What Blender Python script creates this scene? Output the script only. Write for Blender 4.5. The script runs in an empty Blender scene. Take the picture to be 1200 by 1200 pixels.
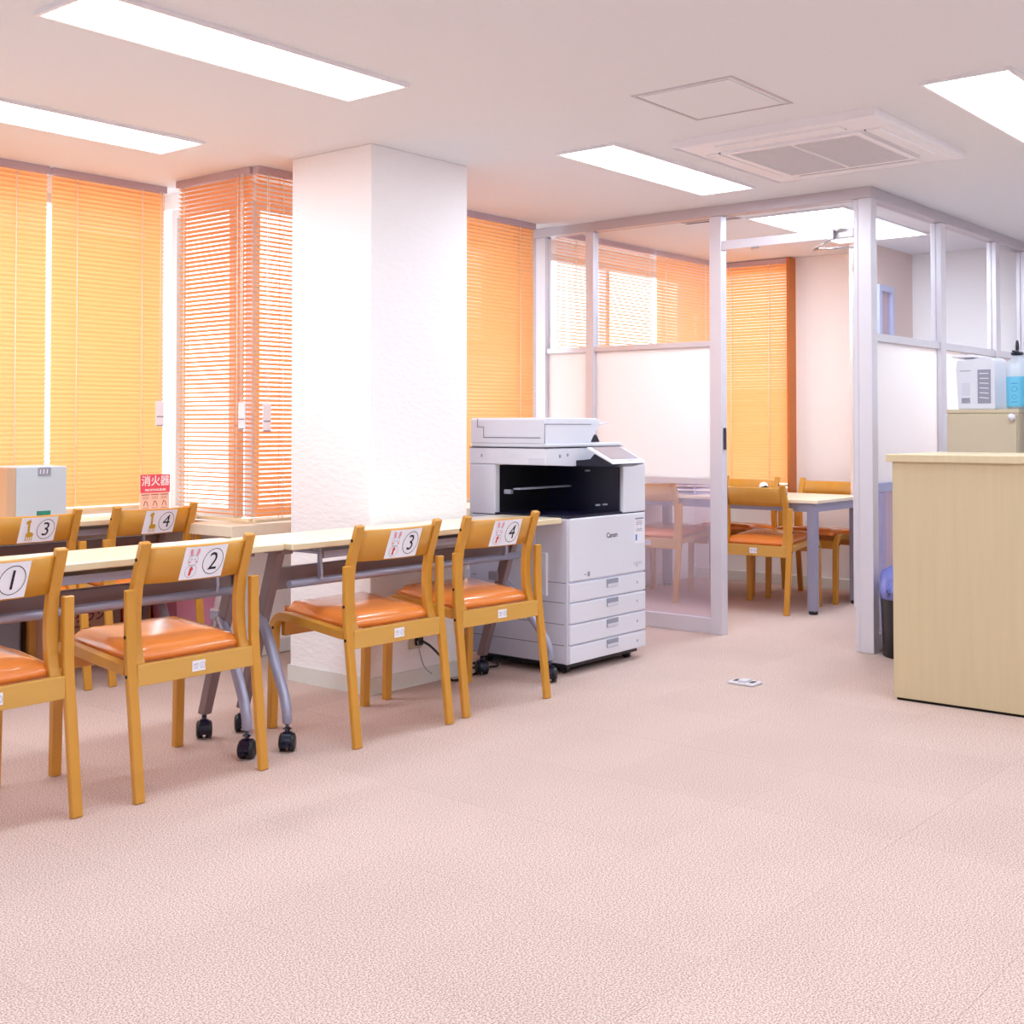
import bpy, bmesh, math, random
from mathutils import Vector, Matrix
random.seed(7)
R = math.radians
PI = math.pi
SC = bpy.context.scene
COL = SC.collection

# ------------------------------------------------------------------ camera, world, exposure
cam_d = bpy.data.cameras.new('camera'); cam = bpy.data.objects.new('camera', cam_d); COL.objects.link(cam)
cam.location = (0, 0, 1.15)
cam.rotation_euler = (R(90 + 1.3548), 0, R(39.386 - 90))
cam_d.sensor_width = 36; cam_d.lens = 1447.7 / 1200 * 36
cam_d.shift_x = 0; cam_d.shift_y = -(600 - 465.2) / 1200
cam_d.clip_start = 0.05
SC.camera = cam
SC.view_settings.view_transform = 'Standard'
SC.view_settings.look = 'None'
SC.view_settings.gamma = 1
SC.view_settings.use_curve_mapping = False
SC.view_settings.exposure = 0.15
SKY = 3.1
PANEL = 14.0
w = bpy.data.worlds.new('sky'); SC.world = w; w.use_nodes = True
bg = w.node_tree.nodes['Background']
bg.inputs[0].default_value = (0.91, 0.955, 1.0, 1); bg.inputs[1].default_value = SKY
try:
    SC.cycles.max_bounces = 10; SC.cycles.diffuse_bounces = 6; SC.cycles.transmission_bounces = 8
    SC.cycles.transparent_max_bounces = 24; SC.cycles.sample_clamp_indirect = 6
    SC.cycles.use_denoising = True
    SC.cycles.caustics_reflective = False; SC.cycles.caustics_refractive = False
except Exception:
    pass

# ------------------------------------------------------------------ materials
def lin(c):
    o = []
    for v in c:
        v = v / 255
        o.append(v / 12.92 if v <= 0.04045 else ((v + 0.055) / 1.055) ** 2.4)
    return (*o, 1)

def mat(name, rgb, rough=0.5, metal=0.0, spec=0.5, noise=0.0, nscale=20, bump=0.0, bscale=200, stretch=(1, 1, 1), coat=0.0):
    m = bpy.data.materials.new(name); m.use_nodes = True
    nt = m.node_tree; p = nt.nodes['Principled BSDF']
    col = lin(rgb)
    p.inputs['Base Color'].default_value = col
    p.inputs['Roughness'].default_value = rough
    p.inputs['Metallic'].default_value = metal
    p.inputs['Specular IOR Level'].default_value = spec
    p.inputs['Coat Weight'].default_value = coat
    tc = nt.nodes.new('ShaderNodeTexCoord'); mp = nt.nodes.new('ShaderNodeMapping')
    mp.inputs['Scale'].default_value = stretch
    nt.links.new(tc.outputs['Object'], mp.inputs[0])
    n = nt.nodes.new('ShaderNodeTexNoise'); n.inputs['Scale'].default_value = nscale; n.inputs['Detail'].default_value = 4
    nt.links.new(mp.outputs[0], n.inputs[0])
    mx = nt.nodes.new('ShaderNodeMix'); mx.data_type = 'RGBA'
    nz = max(noise, 0.01)
    mx.inputs[6].default_value = tuple(c * (1 - nz) for c in col[:3]) + (1,)
    mx.inputs[7].default_value = tuple(min(1, c * (1 + nz)) for c in col[:3]) + (1,)
    nt.links.new(n.outputs[0], mx.inputs[0]); nt.links.new(mx.outputs[2], p.inputs['Base Color'])
    if bump:
        b = nt.nodes.new('ShaderNodeBump'); n2 = nt.nodes.new('ShaderNodeTexNoise')
        n2.inputs['Scale'].default_value = bscale; n2.inputs['Detail'].default_value = 3
        nt.links.new(mp.outputs[0], n2.inputs[0]); nt.links.new(n2.outputs[0], b.inputs['Height'])
        b.inputs['Strength'].default_value = bump; b.inputs['Distance'].default_value = 0.004
        nt.links.new(b.outputs[0], p.inputs['Normal'])
    return m

def shader_mix(name, parts):
    """parts = [(weight, type, colour, rough)] mixed one after another"""
    m = bpy.data.materials.new(name); m.use_nodes = True
    nt = m.node_tree; nt.nodes.remove(nt.nodes['Principled BSDF'])
    out = nt.nodes['Material Output']; cur = None; acc = 0
    for wgt, typ, rgb, rough in parts:
        n = nt.nodes.new('ShaderNodeBsdf' + typ)
        n.inputs['Color'].default_value = (*rgb, 1)
        if typ == 'Glossy': n.inputs['Roughness'].default_value = rough
        acc += wgt
        if cur is None: cur = n.outputs[0]
        else:
            mx = nt.nodes.new('ShaderNodeMixShader'); mx.inputs[0].default_value = wgt / acc
            nt.links.new(cur, mx.inputs[1]); nt.links.new(n.outputs[0], mx.inputs[2]); cur = mx.outputs[0]
    nt.links.new(cur, out.inputs[0])
    return m

def emis(name, rgb, s):
    m = bpy.data.materials.new(name); m.use_nodes = True
    p = m.node_tree.nodes['Principled BSDF']
    p.inputs['Base Color'].default_value = (0.8, 0.8, 0.8, 1)
    p.inputs['Emission Color'].default_value = (*rgb, 1); p.inputs['Emission Strength'].default_value = s
    return m

def carpet_mat():
    m = bpy.data.materials.new('pink_carpet'); m.use_nodes = True
    nt = m.node_tree; p = nt.nodes['Principled BSDF']; p.inputs['Roughness'].default_value = 0.95
    p.inputs['Specular IOR Level'].default_value = 0.15
    g = nt.nodes.new('ShaderNodeNewGeometry')
    n = nt.nodes.new('ShaderNodeTexNoise'); n.inputs['Scale'].default_value = 240; n.inputs['Detail'].default_value = 3
    n2 = nt.nodes.new('ShaderNodeTexNoise'); n2.inputs['Scale'].default_value = 2.2; n2.inputs['Detail'].default_value = 2
    nt.links.new(g.outputs['Position'], n.inputs[0]); nt.links.new(g.outputs['Position'], n2.inputs[0])
    cr = nt.nodes.new('ShaderNodeValToRGB')
    cr.color_ramp.elements[0].position = 0.38; cr.color_ramp.elements[0].color = lin((168, 138, 129))
    cr.color_ramp.elements[1].position = 0.60; cr.color_ramp.elements[1].color = lin((228, 207, 198))
    nt.links.new(n.outputs[0], cr.inputs[0])
    oi = nt.nodes.new('ShaderNodeObjectInfo')
    ma = nt.nodes.new('ShaderNodeMath'); ma.operation = 'MULTIPLY_ADD'; ma.inputs[1].default_value = 0.06; ma.inputs[2].default_value = 0.95
    nt.links.new(oi.outputs['Random'], ma.inputs[0])
    m2 = nt.nodes.new('ShaderNodeMath'); m2.operation = 'MULTIPLY_ADD'; m2.inputs[1].default_value = 0.14; m2.inputs[2].default_value = -0.05
    nt.links.new(n2.outputs[0], m2.inputs[0])
    ad = nt.nodes.new('ShaderNodeMath'); ad.operation = 'ADD'
    nt.links.new(ma.outputs[0], ad.inputs[0]); nt.links.new(m2.outputs[0], ad.inputs[1])
    vm = nt.nodes.new('ShaderNodeVectorMath'); vm.operation = 'SCALE'
    nt.links.new(cr.outputs[0], vm.inputs[0]); nt.links.new(ad.outputs[0], vm.inputs['Scale'])
    nt.links.new(vm.outputs[0], p.inputs['Base Color'])
    b = nt.nodes.new('ShaderNodeBump'); b.inputs['Strength'].default_value = 0.5; b.inputs['Distance'].default_value = 0.003
    nt.links.new(n.outputs[0], b.inputs['Height']); nt.links.new(b.outputs[0], p.inputs['Normal'])
    return m

M = dict(
    carpet=carpet_mat(),
    ceiling=mat('ceiling_board', (230, 232, 238), 0.95, noise=0.02, nscale=60, bump=0.15, bscale=150),
    wall=mat('white_wallpaper', (246, 244, 245), 0.9, noise=0.01, bump=0.15, bscale=60),
    rough_wall=mat('embossed_wallpaper', (247, 245, 248), 0.85, noise=0.01, bump=0.9, bscale=22, stretch=(1, 1, 2.4)),
    pink_wall=mat('pinkish_wallpaper', (216, 190, 182), 0.9, noise=0.02, bump=0.1),
    skirting=mat('pale_skirting', (226, 226, 222), 0.5),
    sill=mat('cream_sill', (238, 226, 204), 0.45),
    alu=mat('satin_aluminium', (224, 222, 232), 0.38, metal=0.3),
    alu_rail=mat('grey_aluminium_rail', (200, 194, 202), 0.45, metal=0.3),
    win_frame=mat('white_window_frame', (225, 225, 228), 0.4),
    wood=mat('honey_bentwood', (206, 146, 50), 0.38, noise=0.10, nscale=14, stretch=(1, 1, 0.15), coat=0.25),
    wood_rail=mat('pale_bentwood', (214, 164, 78), 0.4, noise=0.08, nscale=12, stretch=(0.15, 1, 1), coat=0.2),
    vinyl=mat('orange_vinyl', (242, 140, 58), 0.26, noise=0.03, nscale=6, bump=0.04, bscale=400, coat=0.9),
    top=mat('cream_laminate', (244, 230, 204), 0.3, noise=0.03, nscale=8, stretch=(0.2, 2, 1), coat=0.2),
    edge=mat('beige_edge_band', (222, 206, 172), 0.5),
    tmetal=mat('lilac_grey_metal', (160, 162, 186), 0.35, metal=0.35),
    tbrown=mat('brownish_grey_metal', (136, 118, 122), 0.42, metal=0.35),
    black=mat('black_plastic', (22, 22, 30), 0.35),
    navy=mat('navy_black_plastic', (14, 14, 44), 0.3),
    screw=mat('dark_screw', (30, 20, 14), 0.5, metal=0.5),
    white=mat('white_plastic', (226, 228, 240), 0.35, noise=0.01),
    white2=mat('cool_white_plastic', (214, 216, 232), 0.4),
    grey_line=mat('grey_seam', (110, 112, 130), 0.6),
    screen=mat('grey_touch_screen', (170, 165, 175), 0.12, coat=0.5),
    paper=mat('white_paper', (240, 240, 250), 0.7),
    ink=mat('black_ink', (20, 20, 30), 0.6),
    pink=mat('pink_ink', (238, 150, 165), 0.6),
    red=mat('red_ink', (214, 60, 52), 0.6),
    yellow=mat('ochre_ink', (206, 160, 40), 0.6),
    greyink=mat('grey_ink', (150, 150, 170), 0.6),
    blueink=mat('blue_ink', (60, 140, 210), 0.5),
    oak=mat('pale_oak_laminate', (208, 191, 154), 0.42, noise=0.07, nscale=5, stretch=(7, 7, 0.45), bump=0.06, bscale=60),
    oak_top=mat('pale_oak_top', (216, 200, 164), 0.4, noise=0.06, nscale=6, stretch=(1, 6, 1)),
    beige=mat('beige_cabinet', (206, 192, 166), 0.5),
    bag=mat('blue_bin_liner', (110, 120, 200), 0.25, coat=0.4),
    gbox=mat('pale_blue_grey_box', (196, 208, 218), 0.5),
    tan=mat('tan_board', (208, 172, 140), 0.6),
    green=mat('green_label', (30, 130, 110), 0.5),
    card=mat('brown_cardboard', (196, 156, 134), 0.8, noise=0.04),
    cardprint=mat('maroon_print', (130, 50, 70), 0.7),
    signred=mat('sign_red', (228, 84, 106), 0.5),
    signpink=mat('sign_pale_pink', (250, 208, 190), 0.5),
    grey=mat('mid_grey_plastic', (150, 154, 172), 0.5),
    pinkbox=mat('pink_plastic', (226, 150, 180), 0.4),
    redp=mat('red_plastic', (200, 36, 44), 0.35),
    chrome=mat('chrome', (205, 205, 210), 0.2, metal=0.9),
    grille=mat('grille_grey', (64, 60, 78), 0.6),
    acwhite=mat('air_conditioner_white', (240, 238, 244), 0.5),
    lilac=mat('lilac_painted_metal', (176, 184, 226), 0.45, metal=0.1),
    tagm=mat('white_tag', (240, 240, 250), 0.5),
    cord=mat('white_cord', (250, 246, 236), 0.6),
    purple=mat('mauve_head_rail', (196, 174, 184), 0.5),
    slat=shader_mix('amber_translucent_slat', [(0.50, 'Translucent', (0.96, 0.42, 0.16), 0), (0.46, 'Diffuse', (0.95, 0.58, 0.26), 0), (0.04, 'Glossy', (1, 0.9, 0.8), 0.3)]),
    edgewood=mat('amber_side_trim', (190, 110, 50), 0.5),
    wglass=shader_mix('window_glass', [(0.95, 'Transparent', (0.97, 0.98, 0.98), 0), (0.05, 'Glossy', (1, 1, 1), 0.02)]),
    glass=shader_mix('clear_partition_glass', [(0.90, 'Transparent', (0.97, 0.97, 0.98), 0), (0.045, 'Diffuse', (0.9, 0.88, 0.9), 0), (0.055, 'Glossy', (1, 1, 1), 0.02)]),
    lowglass=shader_mix('lilac_tinted_glass', [(0.80, 'Transparent', (0.95, 0.92, 0.99), 0), (0.14, 'Translucent', (0.86, 0.82, 0.94), 0), (0.06, 'Glossy', (1, 1, 1), 0.04)]),
    frost=shader_mix('frosted_glass', [(0.60, 'Translucent', (0.99, 0.98, 0.99), 0), (0.30, 'Diffuse', (0.98, 0.97, 0.98), 0), (0.10, 'Transparent', (1, 1, 1), 0)]),
    bottle=shader_mix('milky_bottle', [(0.45, 'Translucent', (0.93, 0.94, 0.98), 0), (0.30, 'Diffuse', (0.9, 0.92, 0.97), 0), (0.20, 'Transparent', (1, 1, 1), 0), (0.05, 'Glossy', (1, 1, 1), 0.1)]),
    light=emis('light_panel', (0.80, 0.91, 1.0), PANEL),
    label_blue=mat('blue_label', (110, 200, 236), 0.4),
)

M['vinyl'].node_tree.nodes['Principled BSDF'].inputs['Coat Roughness'].default_value = 0.14

# ------------------------------------------------------------------ mesh helpers
def box(bm, x0, x1, y0, y1, z0, z1, mi=0):
    vs = [bm.verts.new((x, y, z)) for x in (x0, x1) for y in (y0, y1) for z in (z0, z1)]
    for f in ((0, 1, 3, 2), (4, 6, 7, 5), (0, 4, 5, 1), (2, 3, 7, 6), (0, 2, 6, 4), (1, 5, 7, 3)):
        bm.faces.new([vs[i] for i in f]).material_index = mi
    return vs

def bevel(bm, w, seg=2):
    bmesh.ops.bevel(bm, geom=list(bm.edges), offset=w, segments=seg, profile=0.5, affect='EDGES', clamp_overlap=True)

def tube(bm, pts, r, seg=10, caps=True):
    """round tube; r may be a list"""
    pts = [Vector(p) for p in pts]; rings = []
    up = Vector((0, 0, 1))
    for i, p in enumerate(pts):
        d = (pts[min(i + 1, len(pts) - 1)] - pts[max(i - 1, 0)]).normalized()
        u = d.cross(up)
        if u.length < 1e-3: u = d.cross(Vector((0, 1, 0)))
        u.normalize(); v = d.cross(u).normalized()
        rr = r[i] if isinstance(r, (list, tuple)) else r
        rings.append([bm.verts.new(p + (u * math.cos(2 * PI * k / seg) + v * math.sin(2 * PI * k / seg)) * rr) for k in range(seg)])
    for a, b in zip(rings, rings[1:]):
        for k in range(seg):
            bm.faces.new((a[k], a[(k + 1) % seg], b[(k + 1) % seg], b[k])).smooth = True
    if caps:
        bm.faces.new(rings[0]); bm.faces.new(rings[-1])

def strip(bm, yz, x0, x1, t):
    """bent strip: centreline in the y-z plane, width x0..x1, thickness t (number or list)"""
    P = [Vector((0, y, z)) for y, z in yz]; rings = []
    for i, p in enumerate(P):
        d = (P[min(i + 1, len(P) - 1)] - P[max(i - 1, 0)]).normalized()
        n = Vector((0, -d.z, d.y)); tt = (t[i] if isinstance(t, list) else t) / 2
        rings.append([bm.verts.new((x, (p + n * s).y, (p + n * s).z)) for x, s in ((x0, -tt), (x1, -tt), (x1, tt), (x0, tt))])
    for a, b in zip(rings, rings[1:]):
        for k in range(4):
            bm.faces.new((a[k], a[(k + 1) % 4], b[(k + 1) % 4], b[k]))
    bm.faces.new(rings[0]); bm.faces.new(rings[-1])

def lathe(bm, prof, cx=0, cy=0, seg=24, sx=1.0, sy=1.0):
    rings = []
    for r, z in prof:
        rings.append([bm.verts.new((cx + r * sx * math.cos(2 * PI * k / seg), cy + r * sy * math.sin(2 * PI * k / seg), z)) for k in range(seg)])
    for a, b in zip(rings, rings[1:]):
        for k in range(seg):
            bm.faces.new((a[k], a[(k + 1) % seg], b[(k + 1) % seg], b[k])).smooth = True
    bm.faces.new(rings[0]); bm.faces.new(rings[-1])

def poly_prism(bm, pts, axis, a0, a1):
    """pts 2D polygon extruded along axis ('x': pts=(y,z); 'y': (x,z); 'z': (x,y))"""
    def v(p, a):
        return {'x': (a, p[0], p[1]), 'y': (p[0], a, p[1]), 'z': (p[0], p[1], a)}[axis]
    A = [bm.verts.new(v(p, a0)) for p in pts]; B = [bm.verts.new(v(p, a1)) for p in pts]
    bm.faces.new(A); bm.faces.new(B)
    n = len(pts)
    for k in range(n): bm.faces.new((A[k], A[(k + 1) % n], B[(k + 1) % n], B[k]))

def obj(name, bm, m, parent=None, label=None):
    bmesh.ops.recalc_face_normals(bm, faces=list(bm.faces))
    me = bpy.data.meshes.new(name); bm.to_mesh(me); bm.free()
    for mm in (m if isinstance(m, (list, tuple)) else [m]): me.materials.append(M[mm] if isinstance(mm, str) else mm)
    o = bpy.data.objects.new(name, me); COL.objects.link(o)
    if parent is not None: o.parent = parent
    if label: o['label'] = label
    return o

def bxo(name, b, m, parent=None, bev=0.0, label=None, seg=2):
    bm = bmesh.new(); box(bm, *b)
    if bev: bevel(bm, bev, seg)
    return obj(name, bm, m, parent, label)

def tag(o, label, cat, group=None):
    o['label'] = label; o['category'] = cat
    if group: o['group'] = group
    return o

def thing(name, label, cat, loc=(0, 0, 0), rz=0, group=None):
    o = bpy.data.objects.new(name, None); COL.objects.link(o)
    o.empty_display_size = 0.1
    o.location = loc; o.rotation_euler = (0, 0, rz)
    return tag(o, label, cat, group)

def struct(o):
    o['kind'] = 'structure'; return o

def children(o): return [c for c in bpy.data.objects if c.parent == o]

def dup(root, loc, rz, label, group=None):
    r = root.copy(); COL.objects.link(r); r.location = loc; r.rotation_euler = (0, 0, rz)
    r['label'] = label
    if group: r['group'] = group
    for ch in kids[root.name]:
        c = ch.copy(); COL.objects.link(c); c.parent = r
        for g in kids.get(ch.name, []):
            d = g.copy(); COL.objects.link(d); d.parent = c
    return r
kids = {}
def register(root):
    kids[root.name] = children(root)
    for c in kids[root.name]: kids[c.name] = children(c)

def text_geo(s, size, mapf, bm=None, bold=0.0):
    """text turned into real flat faces, each vertex placed by mapf(u, v) -> xyz"""
    cu = bpy.data.curves.new('t', 'FONT'); cu.body = s; cu.size = size; cu.align_x = 'CENTER'; cu.align_y = 'CENTER'
    cu.offset = bold; cu.resolution_u = 3
    t = bpy.data.objects.new('t', cu); COL.objects.link(t)
    dg = bpy.context.evaluated_depsgraph_get()
    me = bpy.data.meshes.new_from_object(t.evaluated_get(dg))
    b = bm or bmesh.new(); n0 = len(b.verts)
    vs = [b.verts.new(mapf(v.co.x, v.co.y)) for v in me.vertices]
    for p in me.polygons:
        try: b.faces.new([vs[i] for i in p.vertices])
        except ValueError: pass
    bpy.data.objects.remove(t); bpy.data.curves.remove(cu); bpy.data.meshes.remove(me)
    return b

def ring_geo(bm, cu, cv, r0, r1, mapf, seg=40, su=1.0):
    a = [bm.verts.new(mapf(cu + r0 * su * math.cos(2 * PI * k / seg), cv + r0 * math.sin(2 * PI * k / seg))) for k in range(seg)]
    b = [bm.verts.new(mapf(cu + r1 * su * math.cos(2 * PI * k / seg), cv + r1 * math.sin(2 * PI * k / seg))) for k in range(seg)]
    for k in range(seg): bm.faces.new((a[k], a[(k + 1) % seg], b[(k + 1) % seg], b[k]))

def blob(bm, cu, cv, ru, rv, mapf, seg=14, rot=0.0):
    c, s = math.cos(rot), math.sin(rot)
    bm.faces.new([bm.verts.new(mapf(cu + ru * math.cos(2 * PI * k / seg) * c - rv * math.sin(2 * PI * k / seg) * s,
                                    cv + ru * math.cos(2 * PI * k / seg) * s + rv * math.sin(2 * PI * k / seg) * c)) for k in range(seg)])

def line_geo(bm, pts, wd, mapf):
    for (u0, v0), (u1, v1) in zip(pts, pts[1:]):
        L = math.hypot(u1 - u0, v1 - v0) or 1; nx, ny = -(v1 - v0) / L * wd / 2, (u1 - u0) / L * wd / 2
        bm.faces.new([bm.verts.new(mapf(*q)) for q in ((u0 + nx, v0 + ny), (u0 - nx, v0 - ny), (u1 - nx, v1 - ny), (u1 + nx, v1 + ny))])

# ================================================================== ROOM SHELL
H = 2.37
FX0, FX1, FY0, FY1 = -2.6, 9.6, -2.6, 5.62
floor = struct(bxo('floor', (FX0, FX1, FY0, FY1, -0.12, -0.003), 'carpet'))
# carpet tiles where the photograph shows the floor
from math import cos, sin, tan
def proj(x, y, z):
    a = R(39.386); d = x * cos(a) + y * sin(a)
    if d < 0.3: return None
    return (600 + 1447.7 * (x * sin(a) - y * cos(a)) / d, 499.4 - 1447.7 * (z - 1.15) / d)
bm = bmesh.new(); box(bm, -0.2498, 0.2498, -0.2498, 0.2498, -0.006, 0.0)
bmesh.ops.bevel(bm, geom=[e for e in bm.edges if all(v.co.z > -0.001 for v in e.verts)], offset=0.0004, segments=1, affect='EDGES')
tile_me = bpy.data.meshes.new('carpet_tile'); bm.to_mesh(tile_me); bm.free(); tile_me.materials.append(M['carpet'])
nt_ = 0
for i in range(-1, 18):
    for j in range(-1, 12):
        cx, cy = 0.1 + i * 0.5, 0.12 + j * 0.5
        if cx > 8.3 or cy > 5.35 or (cx > 4.0 and cy > 4.7 and cx < 8.4 and cy > 4.7): continue
        ps = [proj(cx + a, cy + b, 0) for a in (-.25, .25) for b in (-.25, .25)]
        ps = [p for p in ps if p]
        if not ps or max(p[0] for p in ps) < -20 or min(p[0] for p in ps) > 1220 or min(p[1] for p in ps) > 1215: continue
        if cx > 5.2 and cy < 1.9: continue
        o = bpy.data.objects.new('carpet_tile', tile_me); COL.objects.link(o); o.parent = floor; o.location = (cx, cy, 0)
        nt_ += 1
print('tiles', nt_)
ceiling = struct(bxo('ceiling', (FX0, FX1, FY0, FY1, H, H + 0.2), 'ceiling'))

# window side walls: outer face (y=5.62 / x=3.92 / y=4.93); open glazing between sill wall and header
SILL = 0.66
def wallbox(name, b, m='wall', parent=None):
    o = bxo(name, b, m, parent)
    return struct(o) if parent is None else o
wl = wallbox('wall_window_left', (FX0, 4.05, 5.56, 5.66, 0, SILL))
wallbox('header', (FX0, 4.05, 5.56, 5.66, 2.29, H), 'wall', wl)
wr = wallbox('wall_window_return', (3.86, 3.98, 4.93, 5.56, 0, SILL))
wallbox('header', (3.86, 3.98, 4.93, 5.56, 2.29, H), 'wall', wr)
wm = wallbox('wall_window_middle', (3.98, 8.3, 4.93, 5.05, 0, SILL), 'wall')
wallbox('header', (3.98, 8.3, 4.93, 5.05, 2.29, H), 'wall', wm)
wallbox('pier', (5.86, 6.04, 4.93, 5.05, SILL, 2.29), 'wall', wm)
struct(bxo('sill_1', (FX0, 3.86, 5.42, 5.56, SILL, SILL + 0.03), 'sill'))
struct(bxo('sill_2', (3.70, 3.86, 4.932, 5.42, SILL - 0.02, SILL + 0.03), 'sill', bev=0.004))
struct(bxo('sill_3', (3.56, 5.94, 4.58, 4.93, SILL - 0.02, SILL + 0.032), 'sill', bev=0.004))
struct(bxo('sill_4', (6.06, 8.14, 4.885, 4.93, SILL - 0.02, SILL + 0.03), 'sill', bev=0.004))
struct(bxo('baseboard_middle', (3.90, 5.95, 4.915, 4.93, 0, 0.07), 'skirting', bev=0.003))

def window(n, axis, a0, a1, c, bays):
    """glazed window in the opening; axis 'x' runs along x at y=c"""
    def B(u0, u1, d0, d1, z0, z1):
        return (u0, u1, c + d0, c + d1, z0, z1) if axis == 'x' else (c + d0, c + d1, u0, u1, z0, z1)
    bm = bmesh.new(); z0, z1 = SILL + 0.03, 2.29; t = 0.045
    for s in ((a0, a1, z0, z0 + t), (a0, a1, z1 - t, z1)): box(bm, *B(s[0], s[1], -.03, .03, s[2], s[3]))
    xs = [a0 + (a1 - a0) * k / bays for k in range(bays + 1)]
    for k, x in enumerate(xs):
        q = min(max(x, a0 + t / 2), a1 - t / 2); box(bm, *B(q - t / 2, q + t / 2, -.03, .03, z0 + t, z1 - t))
    o = struct(obj('window_%d' % n, bm, 'win_frame'))
    for k in range(bays):
        bxo('pane', B(xs[k] + t / 2, xs[k + 1] - t / 2, -.004, .004, z0 + t, z1 - t), 'wglass', o)
window(1, 'x', 0.6, 3.86, 5.61, 3)
window(2, 'y', 4.99, 5.52, 3.92, 1)
window(3, 'x', 3.98, 5.86, 4.99, 2)
window(4, 'x', 6.04, 8.16, 4.99, 2)
wallbox('wall_window_far_left', (FX0, 0.6, 5.56, 5.66, SILL, 2.29))

struct(bxo('sky_blocker_slab', (FX0, 9.6, 5.70, 7.0, H + 0.05, H + 0.2), 'wall'))  # both slabs added out of view; they block high sky so upper slats darken
struct(bxo('sky_blocker_slab', (4.10, 9.6, 5.08, 5.70, H + 0.05, H + 0.2), 'wall'))
# far wall of the glass room, with the blind window near the corner
fw = wallbox('wall_far', (8.22, 8.34, 3.45, 5.05, 0, 0.66))
wallbox('header', (8.22, 8.34, 3.45, 5.05, 2.29, H), 'wall', fw)
wallbox('pier', (8.22, 8.34, 3.45, 4.10, 0.66, 2.29), 'wall', fw)
wallbox('pier', (8.22, 8.34, 4.72, 5.05, 0.66, 2.29), 'wall', fw)
struct(bxo('sill_5', (8.12, 8.22, 4.10, 4.72, 0.66, 0.70), 'sill', bev=0.004))
o = struct(bxo('window_5', (8.27, 8.30, 4.10, 4.72, 0.66, 0.70), 'win_frame'))
bxo('pane', (8.28, 8.288, 4.10, 4.72, 0.70, 2.29), 'wglass', o)
struct(bxo('baseboard_far', (8.205, 8.22, 3.45, 4.93, 0, 0.075), 'skirting', bev=0.003))
# jog in the far wall behind the right hand partition
jw = wallbox('wall_jog', (7.72, 8.60, 3.36, 3.45, 0, H), 'pink_wall')
wallbox('wall_end', (8.58, 8.70, FY0, 3.36, 0, H))
struct(bxo('baseboard_jog', (7.72, 8.58, 3.348, 3.36, 0, 0.07), 'skirting'))
# a narrow opening frame on the jog
wo = bmesh.new()
for b in ((7.93, 7.97, 3.33, 3.36, 0.9, 2.06), (8.14, 8.18, 3.33, 3.36, 0.9, 2.06), (7.93, 8.18, 3.33, 3.36, 2.06, 2.10), (7.93, 8.18, 3.33, 3.36, 0.86, 0.90)): box(wo, *b)
wo = struct(obj('window_6', wo, 'lilac'))
bxo('pane', (7.97, 8.14, 3.345, 3.352, 0.9, 2.06), 'lowglass', wo)
# walls the camera does not see
wallbox('wall_left', (FX0 - 0.1, FX0, FY0, FY1, 0, H))
wallbox('wall_back', (FX0, 8.6, FY0 - 0.1, FY0, 0, H))

# column
col = bmesh.new(); box(col, 3.712, 4.335, 3.83, 4.35, 0, H); bevel(col, 0.004, 1)
col = struct(obj('column', col, 'rough_wall'))
bb = bmesh.new()
for b in ((3.704, 4.343, 3.822, 3.83, 0, 0.072), (3.704, 3.712, 3.83, 4.358, 0, 0.072), (4.335, 4.343, 3.83, 4.358, 0, 0.072)): box(bb, *b)
struct(obj('baseboard_column', bb, 'skirting'))
# socket on the column
s = thing('wall_socket', 'small beige power socket low on the white column', 'socket', (3.98, 3.822, 0.20))
bxo('cover_plate', (-0.035, 0.035, -0.008, 0.008, -0.035, 0.035), 'beige', s, 0.003)
bxo('plug', (-0.012, 0.022, -0.03, -0.008, -0.02, 0.02), 'black', s, 0.004)

# ================================================================== CEILING LIGHTS
def ceiling_light(x, y, label, L=1.23, W=0.29, group='recessed ceiling light panels'):
    t = thing('ceiling_light', label, 'ceiling light', (x, y, H), 0, group)
    bm = bmesh.new(); e = 0.014; dz = -0.012
    hx, hy = L / 2 + e, W / 2 + e
    box(bm, -hx, hx, -hy, -hy + e, dz, 0); box(bm, -hx, hx, hy - e, hy, dz, 0)
    box(bm, -hx, -hx + e, -hy + e, hy - e, dz, 0); box(bm, hx - e, hx, -hy + e, hy - e, dz, 0)
    obj('frame', bm, 'acwhite', t)
    bxo('diffuser', (-L / 2, L / 2, -W / 2, W / 2, -0.006, 0.0), 'light', t)
    return t
ceiling_light(2.525, 3.22, 'large bright ceiling light panel at the top left, in front of the column')
ceiling_light(2.61, 4.52, 'bright ceiling light panel above the left window blinds')
ceiling_light(4.99, 3.17, 'bright ceiling light panel between the column and the air conditioner')
ceiling_light(4.91, 1.49, 'bright ceiling light panel at the right edge, over the counter')
ceiling_light(7.05, 3.20, 'ceiling light panel inside the glass meeting room', W=0.58)
for x, y in ((2.5, 1.49), (0.0, 3.22), (0.0, 4.52), (0.0, 1.49), (4.9, -0.2), (2.5, -0.2), (0.0, -0.2), (2.5, -1.7), (4.9, -1.7), (7.3, 1.49)):
    ceiling_light(x, y, 'ceiling light panel of the hall outside the photograph')

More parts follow.
